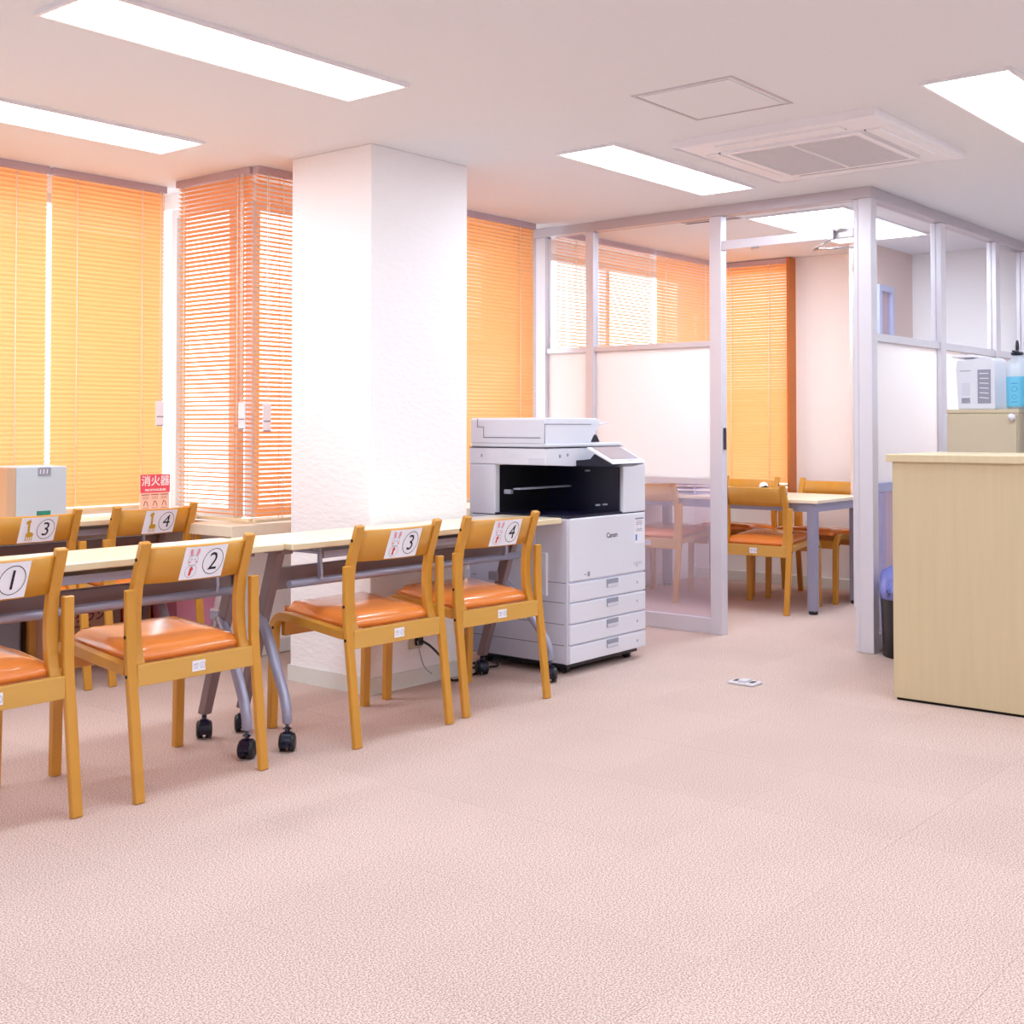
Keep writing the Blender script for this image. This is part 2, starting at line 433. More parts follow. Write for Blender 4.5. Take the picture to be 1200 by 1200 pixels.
# access hatch
hx0, hx1, hy0, hy1 = 3.785, 4.255, 2.12, 2.54
t = thing('ceiling_hatch', 'square access hatch in the ceiling left of the air conditioner', 'hatch', ((hx0 + hx1) / 2, (hy0 + hy1) / 2, H))
a, b = (hx1 - hx0) / 2, (hy1 - hy0) / 2
bm = bmesh.new()
for q in ((-a, a, -b, -b + .012), (-a, a, b - .012, b), (-a, -a + .012, -b + .012, b - .012), (a - .012, a, -b + .012, b - .012)): box(bm, *q, -0.003, 0)
obj('frame', bm, 'alu_rail', t)
bxo('hatch_panel', (-a + .028, a - .028, -b + .028, b - .028, -0.004, 0), 'ceiling', t, 0.001)

# ceiling cassette air conditioner
t = thing('air_conditioner', 'square white cassette air conditioner with a dark grille in the ceiling', 'air conditioner', (4.995, 2.36, H))
bm = bmesh.new()
def frustum(bm, a0, b0, z0, a1, b1, z1):
    A = [bm.verts.new((s * a0, r * b0, z0)) for s, r in ((-1, -1), (1, -1), (1, 1), (-1, 1))]
    B = [bm.verts.new((s * a1, r * b1, z1)) for s, r in ((-1, -1), (1, -1), (1, 1), (-1, 1))]
    for k in range(4): bm.faces.new((A[k], A[(k + 1) % 4], B[(k + 1) % 4], B[k]))
    return A, B
A, _ = frustum(bm, 0.49, 0.455, 0, 0.488, 0.453, -0.032)
_, Bv = frustum(bm, 0.488, 0.453, -0.022, 0.46, 0.425, -0.034)
bm.faces.new(Bv)
bmesh.ops.remove_doubles(bm, verts=list(bm.verts), dist=0.0005)
obj('housing', bm, 'acwhite', t)
for q in ((-.30, .30, -.395, -.335), (-.30, .30, .335, .395), (-.425, -.365, -.28, .28), (.365, .425, -.28, .28)):
    f = bxo('louver', (*q, -0.041, -0.034), 'acwhite', t, 0.002)
    if q[1] - q[0] > .2: g = (q[0], q[1], q[3] + 0.002 if q[2] < 0 else q[2] - 0.008, q[3] + 0.008 if q[2] < 0 else q[2] - 0.002)
    else: g = (q[1] + 0.002 if q[0] < 0 else q[0] - 0.008, q[1] + 0.008 if q[0] < 0 else q[0] - 0.002, q[2], q[3])
    bxo('slot', (*g, -0.0365, -0.034), 'grille', t)
bm = bmesh.new()
for q in ((-.315, .315, -.315, -.285), (-.315, .315, .285, .315), (-.315, -.285, -.285, .285), (.285, .315, -.285, .285)): box(bm, *q, -0.046, -0.034)
obj('grille_frame', bm, 'acwhite', t)
bxo('grille_backing', (-.285, .285, -.285, .285, -0.036, -0.034), 'grille', t)
bm0 = bmesh.new(); box(bm0, -0.0028, 0.0028, -.285, .285, -0.044, -0.036)
sl = obj('grille_bar', bm0, 'acwhite', t); sl.location.x = -.274
for k in range(1, 28):
    c = sl.copy(); COL.objects.link(c); c.location.x = -.274 + k * .0203
bxo('grille_crossbar', (-.285, .285, -.006, .006, -0.0455, -0.040), 'acwhite', t)

# small air vent inside the glass room
t = thing('ceiling_vent', 'small slotted ceiling vent inside the glass room', 'vent', (6.33, 3.70, H))
bxo('vent_plate', (-.12, .12, -.21, .21, -0.006, 0), 'ceiling', t)
for k in range(3): bxo('slot', (-.085 + k * .06, -.060 + k * .06, -.18, .18, -0.009, -0.006), 'grille', t)

# ================================================================== BLINDS
BP = 0.0215
def blind(name_label, axis, a0, a1, c, z0, z1, tilt, group, cords, side=1, tags=(), wand=None):
    """axis 'x': runs along x at y=c.  tilt in degrees from the horizontal; side flips which edge is up"""
    L = a1 - a0
    root = thing('venetian_blind', name_label, 'blind', ((a0 + a1) / 2, c, z1) if axis == 'x' else (c, (a0 + a1) / 2, z1), 0 if axis == 'x' else R(90), group)
    bxo('head_rail', (-L / 2, L / 2, -.022, .022, -.034, 0), 'purple', root, 0.002)
    n = int((z1 - z0 - 0.05) / BP)
    bm = bmesh.new(); wd = 0.0255; ta = R(tilt) * side
    rows = []
    for s in (-1, -0.33, 0.33, 1):
        y = s * wd / 2; zz = 0.0022 * (1 - s * s)
        yy, z_ = y * cos(ta) - zz * sin(ta), y * sin(ta) + zz * cos(ta)
        rows.append([bm.verts.new((-L / 2 + 0.004, yy, z_)), bm.verts.new((L / 2 - 0.004, yy, z_))])
    for p, q in zip(rows, rows[1:]): bm.faces.new((p[0], p[1], q[1], q[0])).smooth = True
    s0 = obj('slat', bm, 'slat', root); s0.location.z = -0.046
    for k in range(1, n):
        s = s0.copy(); COL.objects.link(s); s.location.z = -0.046 - k * BP
        s.rotation_euler.x = R(random.uniform(-1.5, 1.5))
    zb = -0.046 - n * BP
    bxo('bottom_rail', (-L / 2, L / 2, -.012, .012, zb - .012, zb + .004), 'edge', root, 0.003)
    for u in cords:
        x = (u - (a0 + a1) / 2)
        bm = bmesh.new()
        for yy in (-.0145, .0145): tube(bm, [(x, yy, -.034), (x, yy, zb)], 0.0021, 6)
        obj('ladder_cord', bm, 'cord', root)
    for (u, zc, off) in tags:
        x = u - (a0 + a1) / 2
        bm = bmesh.new(); tube(bm, [(x, -off, -.034), (x, -off, zc + .06 - z1)], 0.002, 6); tube(bm, [(x + .012, -off, -.034), (x + .012, -off, zc + .06 - z1)], 0.002, 6)
        obj('pull_cord', bm, 'cord', root)
        tg = bxo('cord_tag', (x - .024, x + .024, -off - .004, -off + .002, zc - z1 - .062, zc - z1 + .062), 'tagm', root, 0.0015)
        for q in (-.01, .035): bxo('print_bar', (x - .02, x + .02, *((-off - .0055, -off - .004) if off > 0 else (-off + .002, -off + .0035)), zc - z1 - .03 - q, zc - z1 - .024 - q), 'greyink', tg)
    if wand:
        x = wand - (a0 + a1) / 2
        bm = bmesh.new(); tube(bm, [(x, -.03, -.03), (x, -.034, -1.1)], 0.004, 6); obj('tilt_wand', bm, 'cord', root)
    return root
G1 = 'amber venetian blinds on the windows'
blind('amber venetian blind at the left edge behind the pale grey box', 'x', 1.55, 3.092, 5.37, 0.74, H, 66, G1, (2.35, 2.93), 1)
blind('closed amber venetian blind left of the bay corner behind the red sign', 'x', 3.108, 3.74, 5.37, 0.74, H, 66, G1, (3.24, 3.60), 1, tags=((3.69, 1.215, .04),))
blind('half open venetian blind on the side of the bay with white gaps', 'y', 4.615, 5.19, 3.70, 0.70, H, 22, G1, (4.71, 5.13), 1, tags=((4.645, 1.20, -.035),))
blind('narrow venetian blind directly left of the white column', 'x', 3.69, 4.90, 4.585, 0.70, H, 34, G1, (3.85, 4.6), 1, tags=((3.735, 1.19, .035),))
blind('closed amber venetian blind between the column and the glass partition', 'x', 4.94, 5.83, 4.62, 0.72, H, 63, G1, (5.03, 5.69), 1)
G2 = 'blinds of the glass meeting room'
blind('open slatted blind on the window behind the narrow glass pane', 'x', 6.10, 7.22, 4.66, 0.86, H, 27, G2, (6.3, 7.15), 1)
blind('salmon backlit blind seen through the upper partition glass', 'x', 7.25, 8.10, 4.66, 0.86, H, 60, G2, (7.36, 7.9), 1)
blind('amber blind beside the white far wall seen through the doorway', 'y', 4.10, 4.66, 8.15, 0.72, H - 0.005, 58, G2, (4.26, 4.57), -1)
bxo_ = bxo('trim_2', (8.10, 8.20, 4.075, 4.097, 0.66, H - 0.005), 'edgewood'); struct(bxo_)

# ================================================================== GLASS PARTITION
PX = 6.03           # centre of the partition that runs along y
PY = 2.60           # centre of the partition that runs along x
t = thing('partition_front', 'aluminium framed glass partition behind the copier, with a frosted band', 'partition', (0, 0, 0))
hw = 0.03
def post(par, x0, x1, y0, y1, z0=0, z1=H - 0.055, name='post', m='alu'):
    return bxo(name, (x0, x1, y0, y1, z0, z1), m, par, 0.003)
post(t, PX - hw, PX + hw, 4.66, 4.735)
post(t, PX - hw, PX + hw, 4.30, 4.355)
post(t, PX - hw, PX + hw, 3.43, 3.505)
bxo('top_rail', (PX - hw - .01, PX + hw + .01, 2.56, 4.90, H - 0.055, H), 'alu_rail', t, 0.002)
post(t, PX - .02, PX + .02, 4.735, 4.90, name='end_filler', m='alu_rail')
for y0, y1 in ((4.355, 4.66), (3.505, 4.30)):
    bxo('transom', (PX - .02, PX + .02, y0, y1, 1.595, 1.625), 'alu', t, 0.002)
    bxo('middle_rail', (PX - .02, PX + .02, y0, y1, 0.825, 0.86), 'alu', t, 0.002)
    bxo('bottom_rail', (PX - .022, PX + .022, y0, y1, 0, 0.085), 'alu', t, 0.002)
    bxo('upper_pane', (PX - .003, PX + .003, y0, y1, 1.625, H - .055), 'glass', t, label='clear upper pane')
    bxo('frosted_pane', (PX - .003, PX + .003, y0, y1, 0.86, 1.595), 'frost', t, label='frosted white pane')
    bxo('lower_pane', (PX - .003, PX + .003, y0, y1, 0.085, 0.825), 'lowglass', t, label='faintly lilac clear pane')
# door head
bxo('door_head', (PX - .025, PX + .025, 2.66, 3.43, 2.125, 2.175), 'alu', t, 0.002)
bxo('transom_pane', (PX - .003, PX + .003, 2.66, 3.43, 2.175, H - .055), 'glass', t)
post(t, PX - .025, PX + .025, 2.635, 2.66, 0, H - .055, 'door_jamb')
# catch and lock plate
bxo('latch', (PX - .03, PX - .02, 3.20, 3.245, 2.112, 2.125), 'chrome', t, 0.002)
bxo('strike_plate', (PX - .012, PX + .012, 3.424, 3.4295, 1.02, 1.14), 'black', t)

t = thing('partition_side', 'aluminium framed glass partition running right behind the wooden counter', 'partition', (0, 0, 0))
post(t, PX - .035, PX + .035, 2.56, 2.632, name='corner_post')
xs = [(6.99, 7.07), (7.94, 8.02)]
for a, b in xs: post(t, a, b, PY - hw, PY + hw)
post(t, 8.52, 8.58, PY - hw, PY + hw)
bxo('top_rail', (PX + .0402, 8.58, PY - hw - .01, PY + hw + .01, H - .055, H), 'alu_rail', t, 0.002)
for a, b in ((PX + .035, 6.99), (7.07, 7.94), (8.02, 8.52)):
    bxo('transom', (a, b, PY - .02, PY + .02, 1.59, 1.63), 'alu', t, 0.002)
    bxo('middle_rail', (a, b, PY - .025, PY + .025, 0.81, 0.855), 'lilac', t, 0.002)
    bxo('bottom_rail', (a, b, PY - .022, PY + .022, 0, 0.085), 'alu', t, 0.002)
    bxo('upper_pane', (a, b, PY - .003, PY + .003, 1.63, H - .055), 'glass', t, label='clear upper pane')
    bxo('frosted_pane', (a, b, PY - .003, PY + .003, 0.855, 1.59), 'frost', t, label='frosted white pane')
    bxo('lower_pane', (a, b, PY - .003, PY + .003, 0.085, 0.81), 'lowglass', t, label='faintly lilac clear pane')
post(t, 6.27, 6.33, PY + .03, PY + .07, 0, 0.81, 'brace_post', 'lilac')

# door leaf, swung into the room
t = thing('glass_door', 'frosted glass door leaf standing open beside the corner post', 'door', (PX + .03, 2.66, 0), R(25))
bxo('frosted_pane', (0.04, 0.84, -.004, .004, 0.10, 2.06), 'frost', t)
for b in ((0, .04, -.016, .016, 0.10, 2.10), (0.84, 0.87, -.016, .016, 0.10, 2.10)): bxo('stile', b, 'win_frame', t, 0.002)
bxo('top_rail', (0.04, 0.84, -.016, .016, 2.06, 2.10), 'win_frame', t, 0.002)
bxo('handle', (0.85, 0.862, -.05, -.038, 0.95, 1.15), 'chrome', t, 0.003)
# door closer hanging under the head of the doorway
t = thing('door_closer', 'grey metal door closer arm under the doorway head', 'door closer', (PX - .02, 2.76, 2.12))
bm = bmesh.new(); tube(bm, [(-.02, -.06, .045), (-.02, .02, .04)], .006, 8); obj('mount_bar', bm, 'chrome', t)
bxo('pivot', (-.035, -.005, -.005, .03, -.005, .045), 'chrome', t, .004)
bm = bmesh.new(); tube(bm, [(-.02, .01, 0), (-.02, .115, -.045)], .006, 8); tube(bm, [(-.02, .115, -.045), (.0, -.10, -.05)], .006, 8); obj('arm', bm, 'chrome', t)

# ================================================================== CHAIRS
def backsurf(x, z, off=0.0):
    """point on the rear face of the curved back board"""
    y = 0.070 - 0.33 * (z - 0.655) + 0.030 * (x / 0.178) ** 2 - 0.024
    return (x, y - 0.008 - off, z)

def make_chair(label, group):
    t = thing('dining_chair', label, 'chair', (0, 0, 0), 0, group)
    for sgn in (-1, 1):
        x0, x1 = (0.222, 0.257) if sgn > 0 else (-0.257, -0.222)
        bm = bmesh.new()
        strip(bm, [(0.0, 0), (0.012, .10), (0.024, .20), (0.036, .30), (0.048, .385), (0.054, .45), (0.056, .56), (0.056, .645)], x0, x1, 0.021)
        bevel(bm, 0.003, 1); obj('rear_leg', bm, 'wood', t)
        bm = bmesh.new()
        pts = [(0.064, .398), (0.16, .408), (0.27, .42), (0.37, .43)]
        for k in range(1, 8):
            a = R(90 - 90 * k / 7 + 5 * (1 - k / 7)); pts.append((0.405 + 0.062 * cos(a), 0.370 + 0.062 * sin(a)))
        pts += [(0.470, .30), (0.474, .15), (0.478, 0.0)]
        strip(bm, pts, x0, x1, [0.034] * 4 + [0.032] * 7 + [0.03, 0.028, 0.026]); bevel(bm, 0.003, 1); obj('front_leg', bm, 'wood', t)
        p0, p1 = (0.184, 0.221) if sgn > 0 else (-0.221, -0.184)
        bm = bmesh.new()
        strip(bm, [(0.060, .405), (0.074, .43), (0.084, .47), (0.089, .53), (0.087, .59), (0.078, .65), (0.058, .71), (0.030, .79)], p0, p1, [.02, .026, .028, .028, .027, .025, .024, .022])
        bevel(bm, 0.003, 1); obj('back_post', bm, 'wood', t)
        for xo, y, z in ((.257, .055, .50), (.257, .046, .38), (.257, .455, .385), (.221, .052, .735), (.221, .088, .55)):
            bm = bmesh.new(); tube(bm, [(sgn * (xo - .001), y, z), (sgn * (xo + .0015), y, z)], .006, 8); obj('screw', bm, 'screw', t)
    # curved back board
    bm = bmesh.new(); N = 14; rows = []
    for i in range(N + 1):
        x = -0.186 + 0.372 * i / N
        q = []
        for z, off in ((.655, 0), (.768, 0), (.772, -.008), (.768, -.016), (.655, -.016)):
            q.append(bm.verts.new(backsurf(x, z, off)))
        rows.append(q)
    for p, q in zip(rows, rows[1:]):
        for k in range(5): bm.faces.new((p[k], p[(k + 1) % 5], q[(k + 1) % 5], q[k])).smooth = (k in (0, 3))
    bm.faces.new(rows[0]); bm.faces.new(rows[-1])
    obj('back_board', bm, 'wood', t)
    bxo('rear_rail', (-0.2225, 0.2225, 0.036, 0.060, 0.345, 0.412), 'wood_rail', t, 0.003)
    bxo('front_rail', (-0.2225, 0.2225, 0.425, 0.447, 0.352, 0.405), 'wood', t, 0.003)
    # cushion
    bm = bmesh.new(); n = 14; g = {}
    def sup(u, v):  # rounded square outline
        return u, v
    W, D = 0.216, 0.198; cyy = 0.262
    for side in (0, 1):
        for i in range(n + 1):
            for j in range(n + 1):
                u, v = -1 + 2 * i / n, -1 + 2 * j / n
                uu = u * math.sqrt(1 - 0.10 * v * v); vv = v * math.sqrt(1 - 0.10 * u * u)
                e = max(abs(u), abs(v))
                hgt = (1 - e ** 5) ** 0.5
                z = 0.421 + 0.028 * (vv * .5 + .5) + (0.004 + 0.040 * hgt if side else -0.010)
                if (i in (0, n) or j in (0, n)) and side: z = 0.421 + 0.028 * (vv * .5 + .5) + .012
                g[side, i, j] = bm.verts.new((uu * W, cyy + vv * D, z))
    for side in (0, 1):
        for i in range(n):
            for j in range(n):
                bm.faces.new((g[side, i, j], g[side, i + 1, j], g[side, i + 1, j + 1], g[side, i, j + 1])).smooth = True
    ed = [(i, 0) for i in range(n)] + [(n, j) for j in range(n)] + [(i, n) for i in range(n, 0, -1)] + [(0, j) for j in range(n, 0, -1)]
    for k in range(len(ed)):
        a, b = ed[k], ed[(k + 1) % len(ed)]
        bm.faces.new((g[0, a[0], a[1]], g[0, b[0], b[1]], g[1, b[0], b[1]], g[1, a[0], a[1]])).smooth = True
    obj('seat', bm, 'vinyl', t)
    # little white sticker on the rear rail
    st = bxo('sticker', (-0.022, 0.028, 0.0345, 0.036, 0.362, 0.396), 'paper', t)
    f = lambda u, v: (0.003 + u, 0.0340, 0.379 + v)
    bm = bmesh.new(); ring_geo(bm, .014, 0, .0085, .0100, f, 18); line_geo(bm, [(-.020, .006), (-.002, .006)], .0022, f); line_geo(bm, [(-.020, 0.0), (-.002, 0.0)], .0016, f); line_geo(bm, [(-.020, -.007), (-.004, -.007)], .0016, f)
    line_geo(bm, [(.011, -.004), (.017, .004)], .002, f)
    obj('sticker_print', bm, 'greyink', st)
    return t

def number_sign(chair, digit, animal):
    U0, V0 = 0.012, 0.712; A, B_ = 0.084, 0.053
    base = lambda off: (lambda u, v: backsurf(U0 + u + 0.05 * v, V0 + v + 0.0, off))
    bm = bmesh.new(); N = 8; f = base(.0012); r = []
    for i in range(N + 1):
        u = -A + 2 * A * i / N
        r.append((bm.verts.new(f(u, -B_)), bm.verts.new(f(u, B_))))
    for p, q in zip(r, r[1:]): bm.faces.new((p[0], q[0], q[1], p[1]))
    sg = obj('number_sign', bm, 'paper', chair, 'white card with circled number %s and a %s' % (digit, animal))
    f = base(.0022)
    bm = bmesh.new(); ring_geo(bm, .033, 0, .0405, .0427, f, 44)
    text_geo(digit, .082, lambda u, v: f(u + .033, v - 0.002), bm)
    obj('circled_number', bm, 'ink', sg)
    f2 = base(.0030); f3 = base(.0037)
    if animal == 'rabbit':
        bm = bmesh.new()
        for s in (-1, 1): ring_geo(bm, -.048 + s * .012, .034, .0115, .0125, lambda u, v, s=s: f(( u + .048 - s * .012) * .55 - .048 + s * .012, v), 16)
        ring_geo(bm, -.048, .008, .017, .0182, f, 20); ring_geo(bm, -.048, -.026, .020, .0212, f, 20)
        blob(bm, -.054, .012, .002, .0026, f); blob(bm, -.042, .012, .002, .0026, f)
        obj('rabbit_outline', bm, 'greyink', sg)
        bm = bmesh.new()
        for s in (-1, 1): blob(bm, -.048 + s * .012, .035, .0042, .0115, f2, rot=-s * .2)
        blob(bm, -.060, .004, .004, .003, f2); blob(bm, -.036, .004, .004, .003, f2)
        obj('rabbit_pink', bm, 'pink', sg)
        bm = bmesh.new()
        line_geo(bm, [(-.048, -.012), (-.051, -.040)], .0075, f2); line_geo(bm, [(-.054, -.020), (-.042, -.020)], .005, f2)
        obj('carrot', bm, 'red', sg)
    else:
        bm = bmesh.new()
        blob(bm, -.052, .034, .011, .0075, f2, rot=.4); line_geo(bm, [(-.050, .032), (-.046, .004), (-.044, -.016)], .009, f2)
        blob(bm, -.038, -.020, .017, .011, f2)
        for k in (-.052, -.043, -.034, -.025): line_geo(bm, [(k, -.024), (k, -.046)], .0035, f2)
        line_geo(bm, [(-.049, .040), (-.048, .049)], .002, f2)
        obj('giraffe', bm, 'yellow', sg)
        bm = bmesh.new()
        for q in ((-.047, .018), (-.045, .002), (-.042, -.018), (-.032, -.022)): blob(bm, q[0], q[1], .003, .003, f3, 8)
        blob(bm, -.056, .037, .0018, .0018, f3, 8)
        obj('giraffe_spots', bm, 'wood', sg)

GA = 'honey wood chairs with orange seats at the near tables'
GB = 'honey wood chairs at the window tables'
GC = 'wooden chairs in the glass meeting room'
proto = make_chair('honey wood chair with orange seat, card number 1, at the left edge', GA)
register(proto)
spots = [
    (1.775, 3.31, 0, '1', 'rabbit', None, GA),
    (2.450, 3.285, 0, '2', 'rabbit', 'wooden chair with orange seat and rabbit card number 2, near table', GA),
    (3.316, 3.235, R(-1), '3', 'rabbit', 'wooden chair with orange seat and rabbit card number 3, front of the column', GA),
    (3.915, 3.235, R(-4), '4', 'rabbit', 'wooden chair with orange seat and rabbit card number 4, beside the copier', GA),
    (2.77, 4.86, 0, '3', 'giraffe', 'wooden chair with giraffe card number 3 at the window table', GB),
    (3.358, 4.838, R(-1), '4', 'giraffe', 'wooden chair with giraffe card number 4 below the red sign', GB),
    (6.86, 3.725, R(-88), None, None, 'plain wooden chair in the doorway with its back to the camera', GC),
    (6.90, 4.53, R(-90), None, None, 'wooden chair behind the lilac lower glass, right of the copier', GC),
    (7.98, 3.70, R(90), None, None, 'wooden chair at the far side of the meeting table, right of the blind', GC),
    (7.98, 4.30, R(90), None, None, 'wooden chair against the amber blind at the far side of the meeting table', GC),
]
for k, (x, y, rz, dg, an, lb, gp) in enumerate(spots):
    if k == 0: c = proto; c.location = (x, y, 0); c.rotation_euler.z = rz
    else: c = dup(proto, (x, y, 0), rz, lb, gp)
    if dg: number_sign(c, dg, an)

# ================================================================== TABLES
def caster(par, x, y, yaw=0.0, nm='caster'):
    bm = bmesh.new()
    for s in (-1, 1):
        tube(bm, [(s * .005, 0, .032), (s * .008, 0, .032), (s * .024, 0, .032), (s * .029, 0, .032)], [.026, .032, .032, .022], 20)
    o = obj(nm, bm, 'black', par); o.location = (x, y, 0); o.rotation_euler.z = yaw
    bm = bmesh.new()
    pts = [(-.037 * cos(R(a)), .032 + .037 * sin(R(a))) for a in range(-15, 150, 15)]
    poly_prism(bm, pts + [(.004, .020)], 'x', -.016, .016); box(bm, -.012, .012, -.048, -.030, .022, .032); tube(bm, [(0, .0, .055), (0, .0, .085)], .009, 8)
    obj('fork', bm, 'navy', o)
    return o

def folding_table(label, x0, x1, y0, legs, fdx, depth=0.365, group='cream folding tables on casters'):
    t = thing('folding_table', label, 'table', (x0, y0, 0), 0, group)
    L = x1 - x0; Z = 0.727
    bm = bmesh.new(); box(bm, 0, L, 0, depth, Z - .026, Z); bevel(bm, .006, 3); obj('tabletop', bm, 'top', t)
    bm = bmesh.new(); box(bm, .004, L - .004, -.003, .002, Z - .022, Z - .004); box(bm, -.003, .002, .004, depth - .004, Z - .022, Z - .004); box(bm, L - .002, L + .003, .004, depth - .004, Z - .022, Z - .004)
    obj('edge_band', bm, 'edge', t)
    la, lb = legs
    bxo('tray', (la + .16, lb - .10, .05, .27, Z - .058, Z - .046), 'tmetal', t, .003)
    bxo('tray_lip', (la + .16, lb - .10, .042, .052, Z - .072, Z - .044), 'tmetal', t, .002)
    bm = bmesh.new(); box(bm, la, lb, .135, .165, Z - .182, Z - .102); bevel(bm, .004); obj('beam', bm, 'tbrown', t)
    bm = bmesh.new(); tube(bm, [(la + .02, .075, Z - .157), (lb - .02, .075, Z - .157)], .0155, 12); obj('foot_bar', bm, 'tmetal', t)
    for s, lx, dx in ((-1, la, fdx[0]), (1, lb, fdx[1])):
        bm = bmesh.new()
        poly_prism(bm, [(.085, Z - .026), (.145, Z - .026), (.335, .088), (.292, .088)], 'x', lx - .018, lx + .018); bevel(bm, .006, 2)
        obj('rear_leg', bm, 'tbrown', t)
        fx = lx + dx
        bm = bmesh.new()
        ctrl = [(lx, .235, .455), (lx + .18 * dx, .195, .44), (lx + .33 * dx, .15, .40), (lx + .55 * dx, .09, .325), (lx + .78 * dx, .03, .245), (lx + .93 * dx, -.012, .185), (fx, -.03, .14), (fx, -.034, .10), (fx, -.034, .078)]
        tube(bm, ctrl, [.018, .019, .02, .02, .0195, .0185, .0175, .0175, .017], 12)
        obj('front_leg', bm, 'tmetal', t)
        bxo('leg_bracket', (lx - .022, lx + .022, .20, .262, .44, .485), 'tmetal', t, .008)
        bxo('hinge', (lx - .028, lx + .028, .06, .22, Z - .045, Z - .026), 'tbrown', t, .004)
        bm = bmesh.new()
        poly_prism(bm, [(.05, Z - .03), (.06, Z - .03), (.06, Z - .135), (.045, Z - .15), (.04, Z - .13)], 'x', lx - s * .15 - .006, lx - s * .15 + .006)
        obj('release_hook', bm, 'tmetal', t)
        caster(t, fx, -.034, R(-60) if s > 0 else R(-50)); caster(t, lx, .315, R(-35))
    return t
folding_table('cream folding table at the left edge behind chairs number 1 and 2', 1.35, 2.935, 3.475, (.12, 1.475), (-.08, -.08))
folding_table('cream folding table between the column and chairs number 3 and 4 of the near row', 2.95, 4.56, 3.445, (.027, 1.41), (-.077, .07))
folding_table('cream folding table at the window holding the grey box and red sign', 2.14, 3.68, 5.00, (.12, 1.42), (-.05, -.05), depth=0.345)

# meeting table in the glass room
def meeting_table(label, x0, x1, y0, y1):
    t = thing('meeting_table', label, 'table', (x0, y0, 0))
    L, D = x1 - x0, y1 - y0; Z = .70
    bm = bmesh.new(); box(bm, -.03, L + .03, -.03, D + .03, Z - .022, Z); bevel(bm, .004); obj('tabletop', bm, 'top', t)
    bm = bmesh.new(); 
    for b in ((0, L, 0, .025), (0, L, D - .025, D), (0, .025, .025, D - .025), (L - .025, L, .025, D - .025)): box(bm, *b, Z - .075, Z - .022)
    obj('apron', bm, 'tmetal', t)
    for x in (.025, L - .025):
        for y in (.025, D - .025):
            bm = bmesh.new(); box(bm, x - .028, x + .028, y - .028, y + .028, .02, Z - .022); bevel(bm, .006); lg = obj('leg', bm, 'tmetal', t)
            bm = bmesh.new(); lathe(bm, [(.026, 0), (.028, .004), (.028, .018), (.024, .022)], x, y, 16); obj('foot', bm, 'black', lg)
    return t
meeting_table('cream topped meeting table with grey metal legs in the glass room', 7.00, 7.66, 3.36, 4.84)
# things on the meeting table
for k in range(4):
    o = bxo('paper_tray', (7.06, 7.34, 4.24, 4.56, .703 + k * .028, .709 + k * .028), 'lilac', None, .002)
    bm = bmesh.new()
    tag(o, ['lilac letter tray on the meeting table, bottom of its stack', 'lilac letter tray on the meeting table, second from bottom', 'lilac letter tray on the meeting table, second from top', 'lilac letter tray on the meeting table, top of its stack'][k], 'tray', 'letter trays on the meeting table')
    for q in ((7.065, 4.245), (7.335, 4.245), (7.065, 4.555), (7.335, 4.555)):
        if k < 3: bxo('corner_peg', (q[0] - .004, q[0] + .004, q[1] - .004, q[1] + .004, .709 + k * .028, .731 + k * .028), 'lilac', o)
t = thing('tape_dispenser', 'small black and silver tape dispenser on the meeting table', 'dispenser', (7.55, 4.02, .70), R(20))
bm = bmesh.new(); poly_prism(bm, [(-.06, 0), (.06, 0), (.065, .02), (.02, .03), (-.04, .05), (-.065, .03)], 'x', -.018, .018); bevel(bm, .004); obj('body', bm, 'black', t)
bm = bmesh.new(); tube(bm, [(-.012, -.022, .045), (.012, -.022, .045)], .028, 16); obj('tape_roll', bm, 'paper', t)

# ================================================================== COPIER
t = thing('photocopier', 'white floor standing photocopier with four paper drawers by the partition', 'photocopier', (4.573, 3.412, 0))
W, D = .635, .615
bm = bmesh.new(); box(bm, 0.0, W, .012, D, .05, .722); bevel(bm, .006, 2); obj('body', bm, 'white2', t)
bxo('base', (.03, W - .02, .04, D - .03, .028, .052), 'black', t)
zs = [.052, .137, .234, .333, .425]
for k in range(4):
    bm = bmesh.new(); box(bm, .004, W, 0, .02, zs[k] + .003, zs[k + 1] - .003); bevel(bm, .005, 2)
    dr = obj('drawer', bm, 'white', t)
    h = bxo('handle', (.295, .392, -.003, .004, zs[k + 1] - .047, zs[k + 1] - .007), 'grey', dr, .002)
    bxo('grip', (.300, .387, -.006, -.002, zs[k + 1] - .045, zs[k + 1] - .030), 'white2', dr, .001)
    bxo('size_mark', (.555, .562, -.0012, .0, zs[k + 1] - .052, zs[k + 1] - .040), 'greyink', dr)
    bxo('seam', (-.0006, .001, .03, D - .02, zs[k] - .0015, zs[k] + .0015), 'grey_line', t)
bm = bmesh.new(); box(bm, .004, W, 0, .02, .430, .722); bevel(bm, .008, 3); fc = obj('front_cover', bm, 'white', t)
bxo('seam', (-.0006, .001, .02, D - .02, .424, .427), 'grey_line', t)
# side door details
bxo('side_door', (-.006, .002, .20, D - .05, .35, .70), 'white2', t, .003)
bxo('side_grip', (-.014, .002, .125, .19, .36, .56), 'white', t, .004)
